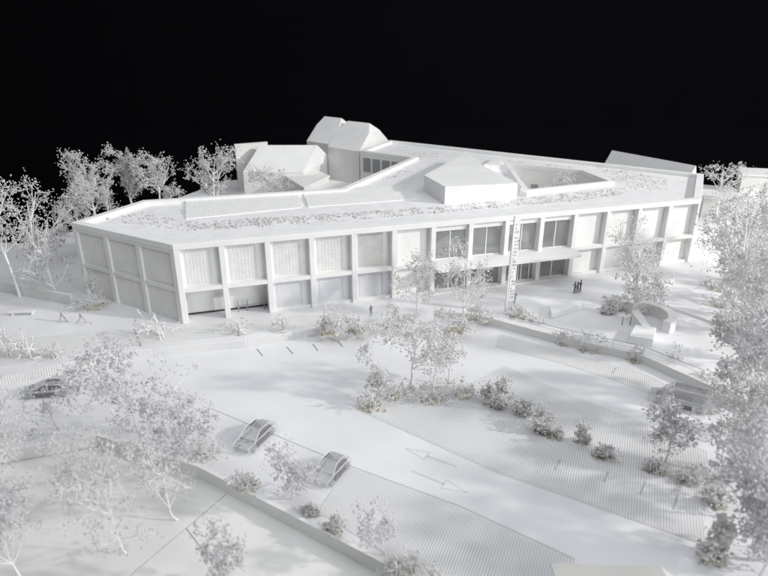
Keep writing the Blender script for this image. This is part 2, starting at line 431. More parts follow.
# interior of the glazed part
sA, sB = 6*BW, 10*BW
part('interior_floor', fbox(MB(), F, sA, sB, 1.0, 5.59, 4.0, 4.35), M_PANEL)
iw = MB(); fbox(iw, F, sA, sB, 5.6, 5.9, .02, 3.99); fbox(iw, F, sA, sB, 5.6, 5.9, 4.36, 8.99)
part('interior_wall', iw, M_PANEL)
iw = MB()
for q in (sA-.1, 8*BW-.1, sB-.1):
    fbox(iw, F, q, q+.2, 1.52, 5.58, .02, 3.98); 
for q in (sA-.1, sB-.1): fbox(iw, F, q, q+.2, 1.52, 5.58, 4.36, 8.98)
part('partition', iw, M_PANEL)
def slope(s0, z0, s1, z1, d, h, name='stair_balustrade'):
    m = MB(); c = [F(s0, d, z0), F(s1, d, z1), F(s1, d+.25, z1), F(s0, d+.25, z0)]
    c += [p+Vector((0, 0, h)) for p in c]; m.hexa(c); part(name, m, M_CARD)
slope(6.3*BW, 4.4, 7.0*BW, 6.9, 3.2, 1.5); slope(8.05*BW, 7.2, 9.0*BW, 4.6, 3.0, 1.6)
# canopy
cn = MB(); c0, c1 = 6*BW-.4, 10*BW+.35
cn.hexa([F(c0, -3.0, 4.05), F(c1-.9, -3.0, 4.05), F(c1, .8, 4.05), F(c0+.3, .8, 4.05), F(c0, -3.0, 4.38), F(c1-.9, -3.0, 4.38), F(c1, .8, 4.448), F(c0+.3, .8, 4.448)])
part('canopy', cn, M_CARD)

# --- left end wall with shallow ribs
def wall_edge(p, q, name='wall', th=.5, z1=9.299, m=M_CARD_SIDE, inset=.02):
    d = (q-p).normalized(); f = FR(p, d); L = (q-p).length
    return part(name, fbox(MB(), f, .02, L-.02, inset, inset+th, .01, z1), m), f, L
pC, pA = OUT[8], OUT[0]
_, fe, Le = wall_edge(pC, pA, inset=.35)
for k in range(4):
    s = (Le-.7)*k/3
    part('rib', fbox(MB(), fe, s+.02, s+.72, .03, .345, .01, 9.298), M_CARD_SIDE)
for k in range(3):
    s = (Le-.7)*k/3
    part('floor_band', fbox(MB(), fe, s+.74, s+(Le-.7)/3, .10, .345, 4.0, 4.5), M_CARD_SIDE)
    part('head_band', fbox(MB(), fe, s+.74, s+(Le-.7)/3, .06, .345, 8.9, 9.297), M_CARD_SIDE)
for k in range(3):
    s = (Le-.7)*k/3; w = (Le-.7)/3
    m = MB(); chevron(m, s+1.1, s+w-.4, 4.8, 8.6, .344, 18, 8, .035, 'zig', fe); part('mesh_screen', m, M_CARD_SIDE)
    m = MB(); chevron(m, s+1.1, s+w-.4, .5, 3.7, .344, 15, 8, .035, 'zig', fe); part('mesh_screen', m, M_CARD_SIDE)
for a, b in ((1, 2), (2, 3), (3, 4), (5, 6), (6, 7), (7, 8)):
    wall_edge(OUT[a], OUT[b])
# rear wing wall, glazed, seen across the notch
_, fg, Lg = wall_edge(OUT[4], OUT[5])
for k in range(4):
    s0 = .8+k*2.6
    w = part('window', fbox(MB(), fg, s0, s0+2.4, -.06, .015, 5.4, 8.7), M_CARD_SIDE)
    part('pane', fbox(MB(), fg, s0+.15, s0+2.25, -.09, -.062, 5.55, 8.55), M_MIDGREY, parent=w)

# --- roof: stair-core box, skylights, planting
def PV(u, v, z): return Vector((*xy(P(u, v, z)), z))
t1, t2, t3, t4, t5 = PV(445, 186.7, 12), PV(424, 175, 12), PV(468, 151.5, 12), PV(484, 166, 12), PV(518, 183.2, 12)
top = [t1, t5, t4, t3, t2]
part('roof_pavilion', MB().prism([xy(p) for p in top], 9.34, 12), M_CARD, bevel=.04)
# small stepped upstand behind the pavilion
part('roof_upstand', MB().prism([xy(PV(484, 165.5, 10.4)), xy(PV(500, 166, 10.4)), xy(PV(501, 156.5, 10.4))], 9.34, 10.6), M_CARD)
part('roof_hatch', MB().prism([xy(PV(520, 191, 10)), xy(PV(527, 193.5, 10)), xy(PV(527.5, 190, 10)), xy(PV(521, 188, 10))], 9.34, 10.1), M_CARD)
def skylight(px0, px1, px2, px3, n):
    """saw-tooth rooflight: (front-left, front-right) foot, (back-left, back-right) ridge foot"""
    fl, frr = PV(*px0, ZD), PV(*px1, ZD); bl, br = PV(*px3, ZD), PV(*px2, ZD)
    h = Vector((0, 0, .42)); e = Vector((0, 0, .12))
    m = MB()
    m.add([fl, frr, br, bl, fl+e, frr+e, br+h, bl+h], [(0, 1, 5, 4), (4, 5, 6, 7), (1, 2, 6, 5), (2, 3, 7, 6), (3, 0, 4, 7)])
    sk = part('skylight', m, M_PANEL)
    g = MB()
    for k in range(1, n):
        t = k/n; a = fl+e+(frr-fl)*t; b = bl+h+(br-bl)*t; w = (frr-fl).normalized()*.03; up = Vector((0, 0, .008))
        g.hexa([a-w, a+w, b+w, b-w, a-w+up, a+w+up, b+w+up, b-w+up])
    part('glazing_bar', g, M_HOUSE, parent=sk)
skylight((186, 219.5), (301, 208), (301, 200.2), (186, 210), 26)
skylight((186, 211), (299, 201), (299, 193), (186, 201.5), 26)
skylight((308, 207.5), (417, 199.5), (415, 192.8), (306, 200), 24)
skylight((305, 200.5), (408, 192.5), (406, 186.5), (303, 192.8), 24)

def flakes(centers, sizes, rng, flat=.6):
    """irregular five-point crumbs of foam"""
    n = len(centers); base = np.array([[0, 0, .5], [.55, 0, 0], [-.28, .48, 0], [-.28, -.48, 0], [0, 0, -.5]])
    v = base[None]+rng.normal(0, .16, (n, 5, 3)); v[:, :, 2] *= flat
    q = rng.normal(size=(n, 4)); q /= np.linalg.norm(q, axis=1)[:, None]
    w, x, y, z = q.T
    R = np.stack([np.stack([1-2*(y*y+z*z), 2*(x*y-z*w), 2*(x*z+y*w)], -1), np.stack([2*(x*y+z*w), 1-2*(x*x+z*z), 2*(y*z-x*w)], -1),
                  np.stack([2*(x*z-y*w), 2*(y*z+x*w), 1-2*(x*x+y*y)], -1)], 1)
    v = np.einsum('nij,nkj->nki', R, v)*sizes[:, None, None]+centers[:, None, :]
    f = np.array([[0, 1, 2], [0, 2, 3], [0, 3, 1], [4, 2, 1], [4, 3, 2], [4, 1, 3]])
    f = (f[None]+np.arange(n)[:, None, None]*5).reshape(-1, 3)
    return v.reshape(-1, 3), f
def np_mesh(name, v, f, m):
    me = bpy.data.meshes.new(name); nf = len(f)
    me.vertices.add(len(v)); me.vertices.foreach_set('co', v.astype(np.float32).ravel())
    me.loops.add(nf*3); me.loops.foreach_set('vertex_index', f.astype(np.int32).ravel())
    me.polygons.add(nf); me.polygons.foreach_set('loop_start', np.arange(0, nf*3, 3, dtype=np.int32))
    me.update(calc_edges=True); me.validate(); me.materials.append(m)
    return me
zones = [([(100, 219), (150, 212), (186, 223), (186, 231), (165, 229), (130, 224)], 170),
         ([(186, 223), (288, 217), (288, 226), (190, 231)], 420), ([(288, 217), (440, 207), (440, 213), (288, 226)], 560),
         ([(440, 207), (500, 201), (588, 192), (588, 200), (440, 213)], 560), ([(588, 192), (626, 188), (626, 194), (588, 200)], 180),
         ([(597, 167), (640, 173), (668, 180), (667, 191), (635, 190), (612, 182)], 460), ([(505, 161), (575, 167), (575, 170), (505, 164)], 170),
         ([(398, 153), (441, 154), (436, 158), (410, 157)], 110), ([(372, 180), (410, 168), (418, 172), (385, 182)], 60)]
cs = []
for poly, cnt in zones:
    pw = [xy(P(u, v, ZD)) for u, v in poly]; tr = tessellate_polygon([[Vector((*p, 0)) for p in pw]])
    ar = []
    for t in tr:
        a, b, c = [np.array(pw[k]) for k in t]; ar.append(abs(np.cross(b-a, c-a)))
    ar = np.array(ar)/sum(ar)
    cl = RNG.random((14, 2))
    for _ in range(int(cnt*1.5)):
        t = tr[RNG.choice(len(tr), p=ar)]; a, b, c = [np.array(pw[k]) for k in t]
        r = RNG.random(2); r = r if r.sum() < 1 else 1-r
        q = a+(b-a)*r[0]+(c-a)*r[1]
        if math.sin(q[0]*1.3+q[1]*.7)+math.sin(q[0]*.43-q[1]*1.1)+RNG.normal(0, .6) < -.9: continue
        cs.append([q[0], q[1], ZD+.02+RNG.random()*.06])
cs = np.array(cs); v, f = flakes(cs, RNG.uniform(.2, .48, len(cs)), RNG, .2)
me = np_mesh('roof_planting', v, f, M_FLAKE); o = bpy.data.objects.new('roof_planting', me); COL.objects.link(o); o.parent = ROOT; o.location = -A; o['kind'] = 'stuff'

# ------------------------------------------------------------------ neighbouring buildings
def gable_house(name, label, fl, fr_, br, ez, rz, clip=.35, inset=.15, base=0):
    bl = fl+(br-fr_); c = (fl+br)/2
    h = thing(name, label, 'house model', Vector((c.x, c.y, base)))
    MB().prism([xy(fl), xy(fr_), xy(br), xy(bl)], base, ez).obj('wall', M_HOUSE, h)
    up = lambda p, z: Vector((p.x, p.y, z))
    mr, ml = (fr_+br)/2, (fl+bl)/2; k = 1-clip; zc = ez+(rz-ez)*k
    R1 = up(mr+(ml-mr)*inset, rz); L1 = up(ml+(mr-ml)*inset, rz)
    a = [up(fl, ez), up(fr_, ez), up(br, ez), up(bl, ez)]
    rf = up(fr_+(mr-fr_)*k, zc); rb_ = up(br+(mr-br)*k, zc); lf = up(fl+(ml-fl)*k, zc); lb = up(bl+(ml-bl)*k, zc)
    v = a+[rf, rb_, lf, lb, R1, L1]
    MB().add(v, [(0, 1, 4, 8, 9, 6), (2, 3, 7, 9, 8, 5), (1, 2, 5, 4), (4, 5, 8), (3, 0, 6, 7), (7, 6, 9), (0, 3, 2, 1)]).obj('roof', M_CARD, h)
    return h
FL, FRr, BR = PV(305, 143, 9.5), PV(359, 151.5, 9.5), PV(388, 140, 9.5)
for p in (FL, FRr, BR): p.z = 0
dd = FRr-FL
mid = FL+dd*.44; back = BR-FRr
gable_house('gabled_house', 'tall white house with clipped gable roof beside the glazed rear wing', mid, FRr, BR, 9.5, 14.5)
gable_house('gabled_house', 'tall white house adjoining the clipped gable house on its left, roof slightly lower', FL+back*.05, mid+back*.05, mid+back*1.0, 9.9, 14.9, inset=.12)
f1, f2 = PV(243, 172, 6), PV(303, 172, 6)
gable_house('gabled_house', 'low white house with one broad sloping roof behind the bare tree', f1, f2, f2+Vector((5, 15.5, 0)), 6, 10.6, clip=0, inset=0)
h = thing('flat_roofed_house', 'small flat roofed white annex between the low house and the tall house', 'house model', P(305, 187, 0))
MB().prism([xy(PV(*q, 5.2)) for q in [(283, 175), (304, 187.5), (329, 176), (307, 167)]], 0, 5).obj('wall', M_HOUSE, h)
MB().prism([xy(PV(*q, 5.2)) for q in [(282.5, 175), (304, 188), (330, 176), (307, 166.5)]], 5.001, 5.3).obj('roof', M_CARD, h)
h = thing('flat_roofed_house', 'tiny white block tucked against the foot of the tall house', 'house model', PV(330, 185, 0))
MB().prism([xy(PV(*q, 4)) for q in [(312, 190), (330, 180), (352, 184), (340, 193)]], 0, 3.8).obj('wall', M_HOUSE, h)
MB().prism([xy(PV(*q, 4)) for q in [(311.5, 190), (330, 179.5), (352.5, 184), (340, 193.5)]], 3.801, 4.05).obj('roof', M_CARD, h)
h = thing('party_wall', 'upright white slab wall standing left of the low sloping roof', 'wall', Vector((-32, 141, 0)))
MB().prism([(-33.6, 137.5), (-27, 141.5), (-27.5, 142.5), (-34, 138.6)], 0, 10.6).obj('slab', M_HOUSE, h)
MB().prism([(-33.7, 137.4), (-26.9, 141.4), (-27.4, 142.6), (-34.1, 138.7)], 10.601, 10.75).obj('coping', M_CARD, h)
# block behind the right end
l, r = PV(610, 150.5, 10.8), PV(694, 166, 10.8)
d = (r-l).normalized(); n = Vector((-d.y, d.x, 0)); 
if n.y < 0: n = -n
h = thing('flat_roofed_house', 'long plain white block with a sloping face behind the right end of the main roof', 'house model', Vector((l.x, l.y, 0)))
lo = lambda p, q: Vector((p.x, p.y, 0))+n*q
MB().prism([xy(lo(l, -1.2)), xy(lo(r, -1.2)), xy(lo(r, 1.5)), xy(lo(l, 1.5))], 0, 7.4).obj('wall', M_HOUSE, h)
c8 = [lo(l, -1.4), lo(r, -1.4), lo(r, 1.6), lo(l, 1.6)]
MB().hexa([p+Vector((0, 0, 7.405)) for p in c8]+[c8[0]+Vector((0, 0, 7.7)), c8[1]+Vector((0, 0, 7.7)), lo(r, .6)+Vector((0, 0, 10.8)), lo(l, .6)+Vector((0, 0, 10.8))]).obj('roof', M_CARD, h)
l, r = P(700, 218, 0), P(800, 228, 0)
h = thing('flat_roofed_house', 'low white block behind the right end wall, half hidden by the tall trees', 'house model', l)
MB().prism([xy(l), xy(r), (r.x+3, r.y+10), (l.x+3, l.y+12)], 0, 4.0).obj('wall', M_HOUSE, h)
MB().prism([(l.x-.2, l.y-.2), (r.x+.2, r.y-.2), (r.x+3.2, r.y+10.2), (l.x+3, l.y+12.2)], 4.001, 4.3).obj('roof', M_CARD, h)
l, r = PV(743, 174, 8), PV(830, 178, 8)
h = thing('flat_roofed_house', 'white block at the far right corner above the tree tops', 'house model', Vector((l.x, l.y, 0)))
MB().prism([xy(l), xy(r), (r.x+3, r.y+7), (l.x+3, l.y+7)], 0, 7.7).obj('wall', M_HOUSE, h)
MB().prism([(l.x-.2, l.y-.2), (r.x+.2, r.y-.2), (r.x+3.2, r.y+7.2), (l.x+3, l.y+7.2)], 7.701, 8).obj('roof', M_CARD, h)
# roof in the near foreground, bottom edge
q = [PV(551, 559, 3), PV(661, 566, 3)]
h = thing('garden_pavilion', 'blurred white pavilion roof cut by the bottom edge of the view', 'house model', Vector((q[0].x+3, q[0].y-3, ZR)))
a0, a1 = q; 
MB().box(a0.x+.2, a1.x-.2, a0.y-8, a0.y-.3, ZR, 2.6).obj('wall', M_HOUSE, h)
MB().add([(a0.x, a0.y, 2.7), (a1.x, a1.y, 3), (a1.x, a1.y-9, 3), (a0.x, a0.y-9, 2.7), (a1.x+1.6, a1.y-.8, 1.9), (a1.x+1.6, a1.y-9, 1.9), (a0.x, a0.y, 2.601), (a1.x, a1.y, 2.601), (a1.x, a1.y-9, 2.601), (a0.x, a0.y-9, 2.601)],
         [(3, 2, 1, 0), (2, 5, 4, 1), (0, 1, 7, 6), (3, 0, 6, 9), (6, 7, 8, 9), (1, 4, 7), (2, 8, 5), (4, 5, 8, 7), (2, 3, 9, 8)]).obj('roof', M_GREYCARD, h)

# low walls and kerbs on the plaza
a, b = P(-60, 278, 0), P(74, 304, 0)
o = strip_wall('low_wall', [xy(a), xy(b)], .4, .01, 1.4, M_CARD_SIDE).obj('low_wall', M_CARD_SIDE)
tag(o, 'low grey-shaded wall running from the left edge to the end wall corner', 'wall')
o = strip_wall('kerb', [xy(P(u, v, 0)) for u, v in [(655, 304), (690, 315), (735, 331), (790, 350)]], .25, .005, .3, M_CARD).obj('kerb', M_CARD); o['kind'] = 'structure'
o = strip_wall('kerb', [xy(P(u, v, 0)) for u, v in [(612, 296), (650, 304)]], .25, .005, .3, M_CARD).obj('kerb', M_CARD); o['kind'] = 'structure'

# ------------------------------------------------------------------ trees and shrubs
def bez(a, b, c, n):
    return [a*(1-t)**2+b*2*t*(1-t)+c*t*t for t in (i/n for i in range(n+1))]
def make_tree(name, label, cat, base, H, ctr, rad, ztop_frac=1, tips=110, per=8, fsz=(.15, .36), r0=None, seed=0, stems=1, flake=M_FLAKE, wire=M_WIRE,
              lobes=5, group=None, moss=False, twig=.028, hollow=.35, droop=0):
    """wire trunk with limbs and twigs reaching to foam crumbs spread through an uneven crown.
       ctr: crown centre above/beside the base, rad: (rx, ry, rz) of the crown"""
    rng = np.random.default_rng(seed+100)
    t = thing(name, label, cat, base, group)
    r0 = r0 or max(.05, H*.017)
    ctr = np.array(ctr, float); rad = np.array(rad, float)
    # lobed crown
    lc = rng.uniform(-.5, .5, (lobes, 3)); lc[:, 2] = np.linspace(-.45, .45, lobes)+rng.normal(0, .12, lobes) if lobes > 1 else 0
    lr = rng.uniform(.38, .62, lobes) if lobes > 1 else np.array([1.])
    pts = []
    while len(pts) < tips:
        k = rng.integers(lobes); p = rng.normal(size=3); p /= np.linalg.norm(p); p *= (hollow+(1-hollow)*rng.random()**.6)
        p = lc[k]+p*lr[k]*(1+rng.normal(0, .12))
        pts.append(p)
    pts = np.array(pts); lo, hi = np.percentile(pts, 2, 0), np.percentile(pts, 98, 0); pts = (pts-(lo+hi)/2)/((hi-lo)/2)*.95; pts = ctr+pts*rad
    if cat == 'shrub': pts[:, 2] = ctr[2]-rad[2]+(pts[:, 2]-ctr[2]+rad[2])*rng.uniform(.55, 1, len(pts))*np.clip(1.15-.5*np.abs(pts[:, 0]-ctr[0])/rad[0], .3, 1)
    pts[:, 2] = np.maximum(pts[:, 2], .15)
    mb = MB(); V = lambda p: Vector(tuple(p))
    b0 = max(.1, (ctr[2]-rad[2])*.85)
    stem_tops = []
    for k in range(stems):
        ang = rng.random()*6.28; spread = 0 if stems == 1 else rad[0]*.25
        tp = np.array([ctr[0]*.5+math.cos(ang)*spread, ctr[1]*.5+math.sin(ang)*spread, b0])
        st = np.array([math.cos(ang)*.12*(stems > 1), math.sin(ang)*.12*(stems > 1), -.05])
        midp = (st+tp)/2+rng.normal(0, H*.012, 3)
        mb.tube(bez(V(st), V(midp), V(tp), 4), [r0*1.15, r0, r0*.92, r0*.85, r0*.8], 6)
        lead = np.array([ctr[0]+rng.normal(0, .1*rad[0]), ctr[1], ctr[2]+rad[2]*.45])
        path = bez(V(tp), V((tp+lead)/2+rng.normal(0, H*.02, 3)), V(lead), 6)
        mb.tube(path, [r0*.8*(1-.13*i) for i in range(7)], 5)
        stem_tops.append([np.array(q) for q in path])
    K1 = max(4, tips//16); seeds = pts[rng.choice(len(pts), K1, replace=False)]
    a1 = np.argmin(((pts[:, None]-seeds[None])**2).sum(2), 1)
    ends = []
    for k in range(K1):
        cl = pts[a1 == k]
        if not len(cl): continue
        m = cl.mean(0); path = stem_tops[rng.integers(stems)]
        hz = (m[2]-b0)/(2*rad[2])-rng.uniform(.15, .3)
        j = int(np.clip(hz*6, 0, 5)); s = path[j]
        tgt = s+(m-s)*.8; md = (s+tgt)/2+np.array([0, 0, (-.10 if not droop else .12)*np.linalg.norm(tgt-s)])+rng.normal(0, H*.012, 3)
        rr = r0*.5
        limb = bez(V(s), V(md), V(tgt), 4)
        mb.tube(limb, [rr, rr*.85, rr*.7, rr*.6, rr*.5], 5)
        K2 = max(1, len(cl)//4); sd = cl[rng.choice(len(cl), K2, replace=False)]
        a2 = np.argmin(((cl[:, None]-sd[None])**2).sum(2), 1)
        for q in range(K2):
            c2 = cl[a2 == q]
            if not len(c2): continue
            m2 = c2.mean(0); s2 = np.array(limb[rng.integers(2, 5)]); t2 = s2+(m2-s2)*.75
            mb.tube(bez(V(s2), V((s2+t2)/2+rng.normal(0, .03*H, 3)*.5), V(t2), 2), [rr*.5, rr*.42, rr*.34], 4)
            for p in c2:
                w = max(twig, rr*.16)
                mb.tube([V(t2), V((t2+p)/2+rng.normal(0, .05, 3)*np.linalg.norm(p-t2)), V(p)], [max(w, rr*.3), w, w*.7], 3)
                ends.append((t2, p))
    me = mb.mesh('trunk'); me.materials.append(wire); o = bpy.data.objects.new('trunk' if cat == 'tree' else 'stems', me); COL.objects.link(o); o.parent = t
    cc = []
    for s, p in ends:
        L = np.linalg.norm(p-s)
        k = max(1, int(rng.poisson(per*.85)))
        u = rng.uniform(.35, 1.08, k)[:, None]
        cc.append(s+(p-s)*u+rng.normal(0, .11+.13*L, (k, 3)))
    if cc:
        cc = np.concatenate(cc); v, f = flakes(cc, rng.uniform(fsz[0]*.85, fsz[1]*.85, len(cc)), rng, .85)
        me = np_mesh('crown', v, f, flake); o = bpy.data.objects.new('crown' if cat == 'tree' else 'foliage', me); COL.objects.link(o); o.parent = t
    if moss:
        n = 22; a = rng.random(n)*6.28; r = np.sqrt(rng.random(n))
        c = np.stack([np.cos(a)*r*rad[0]*.9, np.sin(a)*r*rad[1]*.8, .05+rng.random(n)*.25*(1-r*.6)], 1)
        v, f = flakes(c, rng.uniform(.18, .38, n), rng, .7)
        nb_ = 26; an = np.arange(nb_)/nb_*2*np.pi; rr_ = .62+.13*np.sin(an*3+rng.random()*6)+.1*np.sin(an*7+rng.random()*6)
        dv = np.stack([np.cos(an)*rr_*rad[0], np.sin(an)*rr_*rad[1], np.full(nb_, .012)], 1); dv = np.concatenate([dv, [[0, 0, .14]]])
        df = np.stack([np.arange(nb_), (np.arange(nb_)+1) % nb_, np.full(nb_, nb_)], 1)+len(v)
        v = np.concatenate([v, dv]); f = np.concatenate([f, df])
        me = np_mesh('moss_base', v, f, M_MOSS); o = bpy.data.objects.new('moss_base', me); COL.objects.link(o); o.parent = t
    return t
SEED = [0]
def tree(label, bu, bv, z, cu, vt, vb, hw, Y=None, group=None, name='model_tree', cat='tree', dr=None, **kw):
    """bu, bv: foot; cu, vt, vb, hw: centre, top, bottom and half width of the crown, read off the survey photo and turned into metres"""
    SEED[0] += 1
    base = P(bu, bv, z)
    if Y is not None:                      # foot hidden: stand it at the distance Y instead
        r = ray(bu, vt); base = Vector((r.x*Y/r.y, Y, z))
    def zat(v):                            # height above the foot of a level seen at v at the tree's distance
        r = ray(bu, v); return CAM_H+r.z*(base.y/r.y)-z
    t = depth(Vector((base.x, base.y, z+3)))
    H = zat(vt); hb = max(.05, zat(vb)); rx = hw*t/FPX
    cx = (cu-bu)*t/FPX
    kw.setdefault('tips', 110)
    return make_tree(name, label, cat, base, H, (cx, 0, (H+hb)/2), (rx, dr or rx*.85, (H-hb)/2), seed=SEED[0], group=group, **kw)
def shrub(label, bu, bv, z, cu, vt, hw, group='shrubs along the kerbs and walls', moss=True, name='shrub', **kw):
    kw.setdefault('tips', 50); kw.setdefault('per', 5); kw.setdefault('fsz', (.16, .36)); kw.setdefault('stems', 4); kw.setdefault('lobes', 4); kw.setdefault('hollow', .1)
    return tree(label, bu, bv, z, cu, vt, bv-1.5, hw, group=group, name=name, cat='shrub', moss=moss, r0=kw.pop('r0', .045), **kw)
GB = 'white wire trees behind the building'
tree('tall bare-limbed white tree nearest the left edge, thick trunk and open crown', 20, 297, 0, 10, 168, 245, 34, group=GB, tips=170, per=9, r0=.2)
tree('slender white tree leaning over the low wall at left', 38, 283, 0, 45, 180, 255, 24, group=GB, tips=130, per=9)
tree('low wispy tree with thin twigs beside the shaded end wall', 55, 296, 0, 55, 228, 285, 22, group=GB, tips=120, per=8)
tree('dense round white tree just left of the roof corner', 72, 270, 0, 69, 178, 238, 20, Y=92, group=GB, tips=190, per=16, fsz=(.18, .40))
tree('tall white tree peaking above the roof corner, narrow pointed crown', 84, 250, 0, 82, 150, 205, 19, Y=100, group=GB, tips=190, per=16, fsz=(.18, .40))
tree('leaning white tree with bare crossed limbs above the bright parapet', 100, 250, 0, 100, 165, 212, 15, Y=102, group=GB, tips=90, per=9)
tree('upright white tree with square-topped crown behind the bright parapet', 124, 240, 0, 121, 148, 195, 16, Y=106, group=GB, tips=190, per=15, fsz=(.18, .40))
tree('rounded white tree right of the square-topped one behind the parapet', 152, 240, 0, 153, 152, 200, 20, Y=104, group=GB, tips=200, per=15, fsz=(.18, .40))
tree('lone white tree against black between the parapet trees and the houses', 208, 230, 0, 209, 147, 196, 24, Y=106, group=GB, tips=210, per=13, fsz=(.18, .40))
tree('sparse grey tree standing before the low sloping house roof', 270, 200, 0, 268, 166, 192, 22, Y=112, group=GB, tips=130, per=10, flake=M_FLAKE_GREY)
tree('white tree crowding the left edge behind the tall bare-limbed one', -12, 290, 0, -6, 172, 262, 26, group=GB, tips=150, per=9)
tree('small airy tree between low wall and roof corner trees', 40, 275, 0, 52, 200, 250, 22, Y=88, group=GB, tips=120, per=9)
tree('small white tree inside the sunken roof courtyard', 563, 193, 0, 562, 174, 190, 12, Y=103, group=None, tips=80, per=7)

GC = 'white trees on the plaza and road'
tree('broad white tree on the central island, brownish shaded crown', 410, 389, ZR, 413, 313, 366, 42, group=GC, tips=210, per=6, r0=.13, wire=M_WIRE)
tree('thin straight tree right of the broad central island tree', 433, 390, ZR, 436, 322, 372, 15, group=GC, tips=70, per=3, r0=.08)
tree('small round tree at the right tip of the central island', 449, 384, ZR, 449, 335, 364, 13, group=GC, tips=90, per=5, r0=.07)
tree('low spreading tree at the left tip of the central island', 377, 400, ZR, 376, 348, 395, 17, group=GC, tips=100, per=5, r0=.07)
tree('white tree with oval crown hiding the plain facade bay', 418, 317, 0, 415, 250, 302, 24, group=GC, tips=160, per=5)
tree('white tree with tall crown before the glazed entrance bays', 462, 322, 0, 464, 243, 305, 25, group=GC, tips=180, per=5)
tree('wide white tree on the right of the plaza above a moss bed', 632, 318, 0, 633, 226, 300, 28, group=GC, tips=250, per=6)
GR = 'white trees massed along the right side'
tree('white tree with open crown against black at the far right', 728, 215, 0, 727, 163, 196, 17, Y=112, group=GR, tips=137, per=10)
tree('big white tree beside the right building corner', 722, 300, 0, 735, 180, 275, 36, group=GR, tips=375, per=12)
tree('tall white tree at the right edge behind the big corner tree', 765, 285, 0, 762, 178, 270, 34, group=GR, tips=325, per=12)
tree('white tree with foliage down to the two moss beds', 745, 335, 0, 748, 232, 325, 40, group=GR, tips=350, per=12)
tree('white tree behind the two moss beds with thin leaning trunk', 733, 316, 0, 728, 200, 300, 27, group=GR, tips=275, per=12)
tree('white tree at the right edge between the corner trees and the blurred ones', 775, 365, 0, 770, 240, 345, 32, group=GR, tips=300, per=12)
tree('low pale tree overhanging the right end of the parking wall', 738, 400, ZR, 728, 300, 388, 26, group=GR, tips=275, per=12)
tree('blurred pale tree filling the gap between van and right edge', 742, 478, ZR, 735, 385, 470, 34, group=GR, tips=275, per=12, fsz=(.14, .32))
tree('blurred grey tree low at the right edge beside the tan bushes', 770, 560, ZR, 745, 430, 545, 36, group=GR, tips=275, per=11, flake=M_FLAKE_GREY, fsz=(.12, .30))
tree('blurred grey tree at the right edge above the parking wall', 760, 430, ZR, 752, 285, 400, 46, group=GR, tips=375, per=12, flake=M_FLAKE_GREY)
tree('heavily blurred grey tree hanging over the parking at the right edge', 757, 520, ZR, 752, 372, 470, 62, group=GR, tips=375, per=11, flake=M_FLAKE_GREY, r0=.09, twig=.016)
tree('purplish grey spreading tree in front of the clear van', 665, 462, ZR, 668, 402, 445, 27, group=GR, tips=118, per=7, flake=M_FLAKE_GREY, wire=M_WIRE_TAN, r0=.06)
tree('nearest tree at the lower right corner with pale bare trunk', 752, 590, ZR, 765, 440, 560, 44, group=GR, tips=200, per=10, flake=M_FLAKE_GREY, r0=.09, twig=.016)
GF = 'blurred trees in the lower left foreground'
tree('big broad grey tree on the parking edge, crown over the road bend', 141, 446, ZR, 140, 344, 436, 60, group=GF, lobes=9, tips=360, per=8, flake=M_FLAKE_GREY, fsz=(.15, .36), r0=.055, twig=.011)
tree('grey white tree right of the broad one, above the retaining wall', 186, 462, ZR, 188, 400, 448, 38, group=GF, tips=200, per=7, flake=M_FLAKE_GREY, fsz=(.14, .32), r0=.055, twig=.011)
tree('dark grey blurred tree filling the lower left corner', 30, 585, ZL, 8, 432, 560, 46, group=GF, tips=300, per=8, flake=M_FLAKE_GREY, fsz=(.12, .30), r0=.055, twig=.011)
tree('pale blurred tree on the lower plot with thin upright trunk', 126, 553, ZL, 118, 446, 536, 44, group=GF, tips=150, per=7, fsz=(.12, .30), r0=.055, twig=.011)
tree('pale blurred tree on the lower plot beside the retaining wall', 178, 520, ZL, 165, 435, 505, 26, group=GF, tips=110, per=6, fsz=(.12, .28), r0=.055, twig=.011)
tree('small round grey tree on the lower plot near the bottom edge', 225, 592, ZL, 225, 522, 580, 27, group=GF, tips=130, per=7, flake=M_FLAKE_GREY, fsz=(.12, .28), r0=.055, twig=.011)
tree('small grey tree between the two clear cars', 292, 500, ZR, 294, 446, 494, 26, group=GF, tips=150, per=7, flake=M_FLAKE_GREY, fsz=(.12, .30), r0=.055, twig=.011)
tree('thin small grey tree on the hatched parking near the bottom', 386, 555, ZR, 376, 506, 545, 22, group=GF, tips=80, per=6, flake=M_FLAKE_GREY, fsz=(.12, .28), r0=.055, twig=.011)
tree('spindly twig tree at the far end of the lower plot, no leaves', 60, 430, ZR, 52, 392, 425, 24, group=GF, tips=40, per=4, flake=M_FLAKE_GREY, wire=M_WIRE_TAN, r0=.055, twig=.011)

GK = 'bare coral-like white shrubs along the terrace'
def coral(label, bu, bv, cu, vt, hw, z=0, **kw):
    kw.setdefault('tips', 34)
    return shrub(label, bu, bv, z, cu, vt, hw, group=GK, moss=False, name='coral_shrub', per=3, twig=.045, r0=.075, fsz=(.14, .28), **kw)
coral('bushy coral-like white shrub at the foot of the building corner', 162, 338, 158, 303, 26, tips=60)
coral('low coral-like white shrub before the second arcade opening', 238, 332, 238, 313, 14)
coral('small coral-like white shrub before the first textured lower panel', 282, 331, 282, 312, 9)
coral('coral-like white shrub at the left end of the terrace', 12, 356, 12, 322, 16, tips=46)
coral('forked coral-like white shrub left on the terrace, tall tip', 30, 358, 28, 322, 11)
coral('short coral-like white shrub half way along the left terrace', 55, 358, 52, 340, 13)
shrub('feathery white shrub against the shaded end wall, tan foot', 93, 307, 0, 90, 268, 17, tips=90, per=5)
shrub('leafy white shrub at the right end of the ribbed wall', 330, 334, 0, 332, 300, 15, tips=90)
